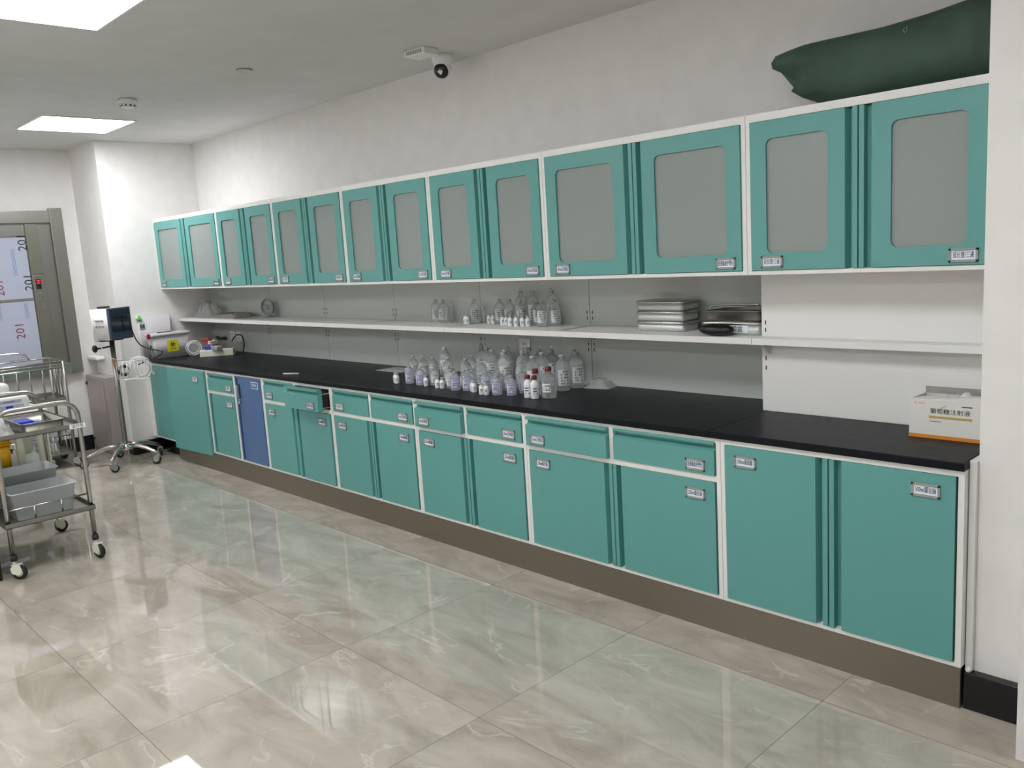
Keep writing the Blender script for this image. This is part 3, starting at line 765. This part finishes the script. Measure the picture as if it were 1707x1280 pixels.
# ------------------------------------------------------------------ items at the far end of the worktop
sb = empty('storage_box', (-.365, .045, ZW), 'white plastic box with yellow biohazard sticker and red clip on the worktop end', 'box')
# local: x back towards the wall (negative), y along the box
def tapered(mb, x0, x1, y0, y1, z0, z1, tx, ty, r=.02):
    A = [mb.v((a, b, z0)) for a, b in rrect(x0+tx, x1-tx, y0+ty, y1-ty, r)]; B = [mb.v((a, b, z1)) for a, b in rrect(x0, x1, y0, y1, r)]
    n = len(A)
    for k in range(n): mb.f([A[k], A[(k+1) % n], B[(k+1) % n], B[k]], True)
    mb.f(A[::-1]); mb.f(B); return mb
boxw = mat('box_plastic', (206, 203, 206), .35)
tapered(MB(), -.115, .02, -.03, .285, 0, .185, .01, .02).build('body', boxw, sb)
tapered(MB(), -.121, .026, -.04, .295, .185, .208, -.002, -.002).build('lid', boxw, sb)
m = MB().use(ylabel).box(.0195, .0205, .085, .18, .05, .145)
m.use(ink_k)
for k in range(3):
    a = PI/2+2*PI*k/3; cy_, cz_ = .1325+.0145*math.cos(a), .110+.0145*math.sin(a)
    pts = [(.0212, cy_+.0115*math.cos(a+b), cz_+.0115*math.sin(a+b)) for b in [-2.5+5.0*q/10 for q in range(11)]]
    pts = [(.0212, cy_+.0115*math.cos(a+PI+b), cz_+.0115*math.sin(a+PI+b)) for b in [.6+(2*PI-1.2)*q/10+PI for q in range(11)]]
    m.tube(pts, .0024, 5)
m.tube([(.0212, .1325+.009*math.cos(2*PI*q/12), .110+.009*math.sin(2*PI*q/12)) for q in range(12)], .0012, 5, True)
m.text('生物危险', .014, Vector((.0212, .1325, .070)), RXZ, depth=.0003)
m.build('biohazard_label', None, sb)
MB().use(tag_grey).box(-.07, -.03, -.028, -.0235, .05, .115).use(ink_k).box(-.065, -.055, -.0290, -.0275, .06, .105).box(-.05, -.036, -.0290, -.0275, .075, .11).build('printed_mark', None, sb)
MB().box(-.02, .0, -.062, -.04, .17, .20, .004).box(-.03, .01, -.055, -.04, .198, .212, .004).build('clip', red, sb)
MB().box(-.08, -.06, .05, .16, .2085, .214).build('lid_slot', black, sb)
ld = empty('tall_container', (-.538, .03, ZW), 'tall white plastic container with green clip and grey label behind the biohazard box', 'box')
tapered(MB(), -.02, .028, -.055, .22, .0, .36, .0, .01, .01).build('body', boxw, ld)
MB().box(.0, .04, -.062, -.02, .325, .345, .005).box(.015, .035, -.05, -.03, .345, .362, .004).build('clip', green, ld)
MB().use(tag_grey).box(.029, .0305, -.045, .0, .245, .295).use(ink_k).box(.0306, .0312, -.038, -.033, .258, .285).box(.0306, .0312, -.028, -.022, .258, .285).box(.0306, .0312, -.017, -.006, .258, .285).build('printed_mark', None, ld)
# extension socket with electrode clamps and cables
es = empty('extension_socket', (-.02, .32, ZW), 'cream extension socket block on the worktop right of the biohazard box', 'socket', rz=.95)
MB().box(-.05, .22, -.05, .05, 0, .055, .006).build('housing', cream, es)
MB().box(-.052, -.049, -.028, -.012, .015, .04).box(-.052, -.049, .012, .028, .015, .04).build('contact_hole', black, es)
tag(MB().box(.04, .15, .33, .38, ZW+.0555, ZW+.09, .006).build('adapter', tag_grey), 'small grey adapter lying on the cream extension socket', 'adapter')
cl = []
for i, (x, y, z, m_, nm, rz) in enumerate(((-.10, .36, .115, red, 'red', .4), (-.065, .40, .06, maroon, 'dark red', 1.2), (-.03, .43, .135, dgreen, 'dark green', -.3), (.01, .34, .057, bluep, 'blue', .8), (-.02, .38, .10, cream, 'cream', 2.0), (.04, .44, .125, black, 'black', .2))):
    c = empty('electrode_clamp', (x, y, ZW+z), nm+' electrode clamp in the heap on the extension socket', 'clamp', 'electrode clamps on the extension socket', rz)
    MB().box(-.045, .045, -.014, .014, 0, .012, .004).build('jaw', m_, c)
    MB().box(-.045, .04, -.013, .013, .014, .026, .004).build('jaw', m_, c)
    MB().cyl((.01, 0, .024), (.01, 0, .034), .005, 8).build('terminal', chrome, c)
def coil(name, c, r, n, m_, label, cat, seed=1, ax=(1, 0, 0), spread=.02, rad=.0028, drop=None):
    rnd = random.Random(seed); ax = Vector(ax).normalized(); a1 = ax.orthogonal().normalized(); a2 = ax.cross(a1); P = []
    for k in range(n*16+1):
        a = 2*PI*k/16; q = r*(1+.22*math.sin(a*.37+seed)); P.append(Vector(c)+a1*q*math.cos(a)+a2*q*math.sin(a)+ax*spread*math.sin(a*.21+seed))
    if drop: P += [Vector(p) for p in drop]
    return tag(MB().tube(P, rad, 6).build(name, m_), label, cat)
coil('cable_coil', (-.17, .28, ZW+.072), .052, 5, wire, 'coiled white lead between biohazard box and extension socket', 'cable', 2, (1, -.35, .1), .03)
coil('cable_coil', (-.14, .44, ZW+.045), .03, 3, black, 'small coiled black lead tucked behind the coiled white lead', 'cable', 5, (1, -.2, .6), .02)
tag(MB().cable([(-.03, .55, ZW+.10), (.04, .56, ZW+.15), (.12, .57, ZW+.15), (.17, .56, ZW+.09), (.19, .53, ZW+.02), (.19, .47, ZW+.006)], .005, 8).build('power_cord', black), 'thick black power cord looping behind the extension socket', 'cord')

# ------------------------------------------------------------------ electrical enclosure, ledge, service lift
bx = empty('electrical_enclosure', (-1.185, -.17, 0), 'low grey enamel electrical enclosure beside the roll stand', 'cabinet')
MB().box(0, .47, -.11, 0, .002, .668, .004).build('body', greybox, bx)
MB().box(.015, .42, -.118, -.1105, .03, .655, .003).build('door', greybox, bx)
MB().cyl((.03, -.118, .60), (.03, -.128, .60), .016, 12).build('lock', black, bx)
MB().cyl((.03, -.118, .1), (.03, -.125, .1), .012, 12).build('hinge_cap', black, bx)
MB().use(tag_grey).text('配电箱', .034, Vector((.33, -.1185, .49)), RX @ Matrix.Rotation(PI/2, 3, 'Z'), depth=.0004).build('printed_mark', None, bx)
tag(MB().box(-1.19, -.97, -.245, -.170, .795, .83, .012).build('hand_rail', wplastic), 'short white hand rail piece on the corner wall above the enclosure', 'rail')

SL = empty('service_lift', (XL, 0, 0), 'stainless steel dumbwaiter hatch with film covered doors on the far left wall', 'lift')
y0, y1 = -1.35, -.302
MB().box(.001, .055, -.40, y1, .70, 2.105, .003).build('jamb', steel_d, SL)
MB().box(.001, .055, y0, y0+.095, .70, 2.105, .003).build('jamb', steel_d, SL)
MB().box(.001, .05, y0+.096, -.401, 1.985, 2.085, .003).build('header', steel, SL)
MB().box(.001, .075, y0+.096, -.401, .705, .80, .003).build('sill', steel, SL)
MB().box(.001, .02, -.5, -.4015, .801, 1.984).build('reveal', steel_d, SL)
MB().box(.001, .032, -.595, -.501, .801, 1.56, .001).box(.001, .032, -.595, -.501, 1.565, 1.984, .001).build('side_column', noise_bump(mat('olive_steel', (142, 140, 128), .35, .8), 8, 0), SL)
cp = MB().box(.0325, .038, -.59, -.505, 1.255, 1.555, .002).build('control_panel', steel_d, SL)
MB().use(black).box(.0385, .041, -.575, -.535, 1.44, 1.52).use(led_red).box(.0412, .042, -.568, -.542, 1.485, 1.49).box(.0412, .042, -.568, -.542, 1.505, 1.51).box(.0412, .042, -.558, -.552, 1.485, 1.51).build('display', None, cp)
for q in range(4): MB().cyl((.0385, -.555+.02*(q % 2), 1.41-.035*q), (.043, -.555+.02*(q % 2), 1.41-.035*q), .008, 10).build('button', chrome, cp)
MB().box(.001, .016, y0+.096, -.5965, 1.885, 1.984).build('upper_plate', steel, SL)
for (z0, z1, up) in ((1.362, 1.882, 1), (.802, 1.356, 0)):
    m = MB().use(steel).box(.001, .010, y0+.096, -.5965, z0, z1)
    m.use(film).box(.0102, .0115, y0+.10, -.602, z0+.006, z1-.012)
    d_ = m.build('sliding_door', None, SL)
    m = MB()
    RXr = RXZ @ Matrix.Rotation(PI/2, 3, 'Z')
    spots = ((-.84, 1.47), (-.625, 1.83), (-.618, 1.50)) if up else ((-.735, 1.105), (-.98, 1.12))
    for a, b in spots:
        m.use(film_red if a < -.7 else ink_k).text('201', .095, Vector((.0118, a, b)), RXr, depth=.0004)
    for a in ((-.70, -.95) if up else (-.66, -.86)):
        for q in range(3): m.use(film_blue).box(.0117, .012, a-.01*q, a-.01*q+.004, (1.56 if up else 1.20), (1.78 if up else 1.33))
    m.build('printed_film', None, d_)

# ------------------------------------------------------------------ roll stand with patient monitor
def caster(par, x, y, r, wheel_m, fork_m, rz, h, hub=None, w_=.011):
    e = MB(); R = Matrix.Rotation(rz, 3, 'Z'); off = R @ Vector((.018, 0, 0))
    e.T = Matrix.Translation((x, y, 0)) @ R.to_4x4()
    e.cyl((0, 0, r*1.55), (0, 0, h), .009, 10)
    e.prism([(-.012, r*1.0), (-.016, r*1.75), (0, r*2.25), (.03, r*2.2), (.04, r*1.2), (.028, r*.75), (.012, r*.75)], -w_-.006, -w_-.001, 'y').prism([(-.012, r*1.0), (-.016, r*1.75), (0, r*2.25), (.03, r*2.2), (.04, r*1.2), (.028, r*.75), (.012, r*.75)], w_+.001, w_+.006, 'y').box(-.012, .03, -w_-.003, w_+.003, r*2.08, r*2.2)
    o = e.build('caster', fork_m, par)
    e = MB(); e.T = Matrix.Translation((x, y, 0)) @ R.to_4x4()
    RW = Matrix.Rotation(-PI/2, 3, 'X')
    e.use(wheel_m).lathe([(r*.55, -w_), (r*.93, -w_), (r, -w_*.6), (r, w_*.6), (r*.93, w_), (r*.55, w_)], (.02, 0, r), 20, RW, cap=False)
    e.use(hub or fork_m).lathe([(0, -w_*.9), (r*.6, -w_*.95), (r*.6, w_*.95), (0, w_*.9)], (.02, 0, r), 20, RW, cap=False)
    e.build('wheel', None, o); return o
st = empty('roll_stand', (-.29, -.325, 0.0), 'chrome five legged roll stand with wire basket by the enclosure', 'stand')
MB().cyl((0, 0, .125), (0, 0, 1.005), .019, 16).build('pole', steel_d, st)
MB().lathe([(.05, .12), (.05, .15), (.036, .165), (.02, .17)], n=20).build('hub', chrome, st)
for k in range(5):
    a = -.72+2*PI*k/5
    ca, sa = math.cos(a), math.sin(a); R_ = .30
    MB().tube([(.03*ca, .03*sa, .145), (.12*ca, .12*sa, .150), (.2*ca, .2*sa, .13), (.26*ca, .26*sa, .105), (R_*ca, R_*sa, .09)], lambda t: .019-.006*t, 10).build('leg', steel, st)
    caster(st, R_*ca, R_*sa, .032, rubber, tag_grey, a+2.2+k, .085, wplastic, .014)
bk = MB()
def basket(m, x0, x1, y0, y1, z0, z1, nx, ny, r=.003):
    for z in (z0, z1): m.tube([(x0, y0, z), (x1, y0, z), (x1, y1, z), (x0, y1, z)], r*1.3, 6, True)
    for i in range(nx+1):
        x = x0+(x1-x0)*i/nx; m.tube([(x, y0, z1), (x, y0, z0), (x, y1, z0), (x, y1, z1)], r, 5)
    for i in range(ny+1):
        y = y0+(y1-y0)*i/ny; m.tube([(x0, y, z1), (x0, y, z0), (x1, y, z0), (x1, y, z1)], r, 5)
    return m
basket(bk, .03, .17, .0, .2, .70, .84, 4, 7).build('wire_basket', white, st)
MB().tube([(0, -.02, .96), (.02, -.09, .955), (.02, -.12, .955)], .007, 8).ball((.02, -.14, .955), .03, 14, (.7, .7, 1)).build('clamp_knob', black, st)
MB().use(orange).box(.018, .03, -.022, .01, .80, .835, .003).build('printed_tag', None, st)
MB().box(-.06, .06, -.1, .07, 1.0055, 1.0135, .002).build('top_plate', black, st)
pm = empty('patient_monitor', (-.29, -.31, 1.014), 'small white patient monitor with dark screen on top of the roll stand', 'monitor', rz=.45)
tapered(MB(), -.11, .075, -.105, .105, 0, .245, .004, .006, .02).build('housing', wplastic, pm)
MB().box(.0755, .098, -.112, .112, .0, .25, .006).build('bezel', mat('slate_bezel', (58, 70, 88), .3), pm)
MB().box(.0985, .1, -.094, .094, .06, .235, .0005).build('screen', screen, pm)
MB().box(-.10, -.02, -.03, .03, .247, .262, .006).build('handle', black, pm)
MB().box(-.07, .03, -.109, -.1055, .10, .115).box(-.07, .03, -.109, -.1055, .145, .16).build('side_rail', tag_grey, pm)
MB().prism([(-.125, 0), (-.175, .0), (-.11, .075)], -.02, .02, 'y').build('rear_hook', black, pm)
coil('monitor_lead', (-.235, -.452, 1.13), .055, 2, wire, 'white lead looped over the side of the patient monitor', 'cable', 3, (.3, 1, 0), .012, .003, [(-.24, -.46, 1.05), (-.24, -.42, .95), (-.22, -.38, .88), (-.19, -.345, .86)])
tag(MB().cable([(-.19, -.21, 1.20), (-.185, -.19, 1.05), (-.16, -.15, .95), (-.10, -.05, .90), (-.07, -.02, .885), (-.10, -.06, .85), (-.15, -.2, .80)], .005, 8).build('black_lead', black), 'thick black lead curving from the monitor down to the basket', 'cable')
coil('cable_bundle', (-.135, -.19, .775), .075, 5, wire, 'coiled white monitor leads hanging in the wire basket', 'cable', 7, (1, -.3, 0), .03, .0035)
coil('cable_bundle', (-.225, -.285, .762), .036, 4, black, 'coiled black monitor leads inside the wire basket', 'cable', 11, (1, -.2, .1), .03, .005)

# dark things under the first cabinet
crumple('refuse_bag', (-.30, .17, .0005), (.34, .22, .13), 'black plastic refuse bag pushed under the far end base cabinet', 'bag', black, seed=8)

# ------------------------------------------------------------------ near trolley
def cart_shelf(par, x0, x1, y0, y1, z0, z1, m_, name='shelf'):
    t = .0015
    MB().box(x0, x1, y0, y1, z0, z0+.003).box(x0, x1, y0, y0+t, z0, z1).box(x0, x1, y1-t, y1, z0, z1).box(x0, x0+t, y0+t, y1-t, z0, z1).box(x1-t, x1, y0+t, y1-t, z0, z1).build(name, m_, par)
tr = empty('trolley', (1.585, -1.49, 0), 'near stainless treatment trolley with curved end handles at left', 'trolley')
hx, hy = .345, .20
cart_shelf(tr, -hx-.018, hx+.018, -hy-.018, hy+.018, .727, .752, steel_d)
cart_shelf(tr, -hx-.018, hx+.018, -hy-.018, hy+.018, .272, .298, steel_d)
for s in (1, -1):
    pts = [(s*hx, -hy, .125), (s*hx, -hy, .79)]+[(s*hx, -hy+.085*(1-math.cos(a)), .79+.082*math.sin(a)) for a in [PI/2*k/6 for k in range(1, 7)]]
    pts += [(s*hx, -y_, z_) for _, y_, z_ in pts[::-1]]
    MB().tube(pts, .0125, 12).build('handle_frame', steel, tr)
    m = MB().tube([(s*hx, -hy, .362), (s*hx, hy, .362)], .005, 8)
    m.build('guard_rail', steel, tr)
    for yy in (-.07, .06): MB().cyl((s*hx, yy, .298), (s*hx, yy, .362), .005, 8).build('guard_post', steel, tr)
for k, (x, y, a) in enumerate(((hx, hy, .3), (hx, -hy, .9), (-hx, hy, 1.7), (-hx, -hy, 1.2))):
    caster(tr, x, y, .037, rubber, cream, a, .125, cream, .012)
    MB().lathe([(.016, .1), (.018, .11), (.016, .13)], (x, y, 0), 12).build('foot_sleeve', rubber, tr)
MB().use(paper).box(hx+.0185, hx+.02, .145, .225, .727, .752).use(ink_k).text('治疗车', .02, Vector((hx+.0202, .185, .7395)), RXZ, depth=.0003).build('name_tag', None, tr)
tray_obj('steel_tray', 1.50, 1.87, -1.545, -1.345, .7305, .05, 'rectangular steel tray with blue packets on the near trolley', 'tray')
tag(MB().box(1.68, 1.85, -1.50, -1.39, .733, .757, .002).build('syringe_packet', lblue), 'light blue packet lying in the steel tray on the near trolley', 'packet')
tag(MB().box(1.54, 1.67, -1.525, -1.44, .733, .766, .003).build('syringe_packet', bluep), 'deep blue packet lying in the steel tray on the near trolley', 'packet')
crumple('plastic_bag', (1.83, -1.63, .7303), (.15, .10, .09), 'crumpled clear bag at the left edge of the near trolley top', 'bag', bagclear, 10, 8, seed=14)
sj = empty('spray_bottle', (1.70, -1.62, .7303), 'white plastic bottle beside the crumpled bag on the near trolley', 'bottle')
MB().lathe([(.03, 0), (.032, .004), (.032, .07), (.02, .09), (.012, .095)], n=16).build('body', milk, sj)
MB().lathe([(.014, .095), (.014, .115)], n=12).build('cap', wplastic, sj)
def bin_(x0, x1, y0, y1, z, h, label, hm):
    cx, cy = (x0+x1)/2, (y0+y1)/2; e = empty('plastic_bin', (cx, cy, z), label, 'bin', 'translucent bins on the near trolley')
    X, Y = (x1-x0)/2, (y1-y0)/2; m = MB(); t = .002
    def ring(o, z_): return [m.v((a, b, z_)) for a, b in rrect(-X+o, X-o, -Y+o*1.2, Y-o*1.2, .025)]
    R = [ring(.02, 0), ring(.0, h), ring(-.006, h), ring(-.006, h+.004), ring(t, h+.004), ring(.02+t, t)]
    n = len(R[0])
    for a, b in zip(R, R[1:]):
        for k in range(n): m.f([a[k], a[(k+1) % n], b[(k+1) % n], b[k]], True)
    m.f(R[0][::-1]); m.f(R[-1]); m.build('tub', bin_m, e)
    for s in (1, -1):
        MB().tube([(-.03, s*(Y+.006), h-.025), (-.025, s*(Y+.014), h-.012), (0, s*(Y+.016), h-.008), (.025, s*(Y+.014), h-.012), (.03, s*(Y+.006), h-.03)], .005, 8).build('handle', hm, e)
bin_(1.63, 1.86, -1.645, -1.325, .2755, .145, 'front translucent plastic bin with crimson handles on the trolley lower shelf', mat('crimson', (176, 22, 62), .4))
bin_(1.31, 1.55, -1.645, -1.325, .2755, .185, 'back translucent plastic bin with blue handles on the trolley lower shelf', bluep)

# ------------------------------------------------------------------ machine trolley between the two
ec = empty('machine_trolley', (.70, -1.42, 0), 'cream framed machine trolley half hidden behind the near trolley', 'trolley')
for x, y in ((.22, .20), (.22, .065), (-.22, .20), (-.22, -.22), (.22, -.22)):
    MB().box(x-.025, x+.025, y-.03 if y > .1 else y-.018, y+.03 if y > .1 else y+.018, .09, .70, .004).build('post', cream, ec)
MB().box(-.26, .25, -.27, .245, .70, .72, .006).build('top_shelf', wplastic, ec)
MB().box(-.26, .25, -.27, .245, .36, .38, .004).build('lower_shelf', tag_grey, ec)
for x, y in ((.22, .2), (-.22, .2), (.22, -.22), (-.22, -.22)): caster(ec, x, y, .032, rubber, tag_grey, 1.0+x, .09, None, .012)
yb = empty('sharps_bucket', (.81, -1.50, .3805), 'yellow sharps bucket on the lower shelf of the machine trolley', 'bucket')
tapered(MB(), -.09, .09, -.085, .105, 0, .15, .006, .006, .03).build('body', yellow, yb)
tapered(MB(), -.095, .095, -.09, .11, .15, .20, .0, .0, .03).build('lid', yellow, yb)
tapered(MB(), -.1, .1, -.095, .115, .145, .152, .0, .0, .03).build('rim', yellow, yb)
mc = empty('ecg_machine', (.72, -1.45, .7205), 'white medical machine with blue print panel behind the near trolley handles', 'machine')
MB().box(-.16, .17, -.2, .2, 0, .095, .03).build('housing', wplastic, mc)
m = MB().use(film).box(.1702, .172, -.02, .15, .055, .075).box(.1702, .172, -.03, .16, .018, .045).use(bluep).box(.172, .1728, .06, .10, .025, .040).use(film_blue).box(.172, .1728, .05, .11, .062, .070)
m.build('print_panel', None, mc)
mo = empty('small_analyser', (.42, -1.36, .7205), 'small white rounded device with dark display behind the white medical machine', 'machine')
MB().box(-.07, .07, -.1, .1, 0, .14, .03).build('housing', wplastic, mo)
MB().box(.0705, .073, -.06, .03, .05, .10, .001).build('display', black, mo)

# ------------------------------------------------------------------ far trolley with side rails
ft = empty('rail_trolley', (-.83, -.97, 0), 'far stainless trolley with barred side rails below the dumbwaiter', 'trolley', rz=-.06)
hx, hy = .23, .36
for x in (-hx, hx):
    for y in (-hy, hy): MB().cyl((x, y, .08), (x, y, .868), .0125, 12).build('post', steel_d, ft)
cart_shelf(ft, -hx, hx, -hy, hy, .555, .578, steel_d); cart_shelf(ft, -hx, hx, -hy, hy, .115, .135, steel_d)
for z in (.865, .818):
    MB().tube([(-hx, -hy, z), (hx, -hy, z), (hx, hy, z), (-hx, hy, z)], .008, 8, True).build('top_rail', steel, ft)
MB().tube([(-hx, -hy, .268), (hx, -hy, .268), (hx, hy, .268), (-hx, hy, .268)], .005, 8, True).build('lower_rail', steel, ft)
for i in range(8):
    y = -hy+.09*(i+.3)
    MB().cyl((hx, y, .578), (hx, y, .818), .0055, 8).build('rail_bar', steel_d, ft)
for i in range(3):
    x = -hx+.115*(i+1)
    MB().cyl((x, hy, .578), (x, hy, .818), .0055, 8).build('rail_bar', steel_d, ft)
    MB().cyl((x, hy, .135), (x, hy, .268), .005, 8).build('lower_bar', steel_d, ft)
for i in range(8):
    y = -hy+.09*(i+.4); MB().cyl((hx, y, .135), (hx, y, .268), .005, 8).build('lower_bar', steel_d, ft)
MB().tube([(-hx, -hy, .86), (-hx-.0, -.2, .93), (-hx, .12, .93), (-hx, .19, .915), (-hx, .21, .868)], .011, 10).build('push_handle', chrome, ft)
for x, y in ((hx, hy), (hx, -hy), (-hx, hy), (-hx, -hy)): caster(ft, x, y, .036, rubber, tag_grey, .7+x, .08, None, .012)
place(protoB, [(-.72, -.73), (-.72, -.80), (-.72, -.92), (-.72, -1.0), (-.78, -.76), (-.78, -.87)], .1185, 'clear bottles low in the far rail trolley', 'clear bottles on the far trolley')
crumple('paper_pack', (-.75, -.95, .5585), (.2, .22, .10), 'white crumpled dressing pack on the upper shelf of the far trolley', 'packaging', card, 8, 8, .2, seed=21)

for m_ in bpy.data.meshes:
    if m_.users == 0: bpy.data.meshes.remove(m_)
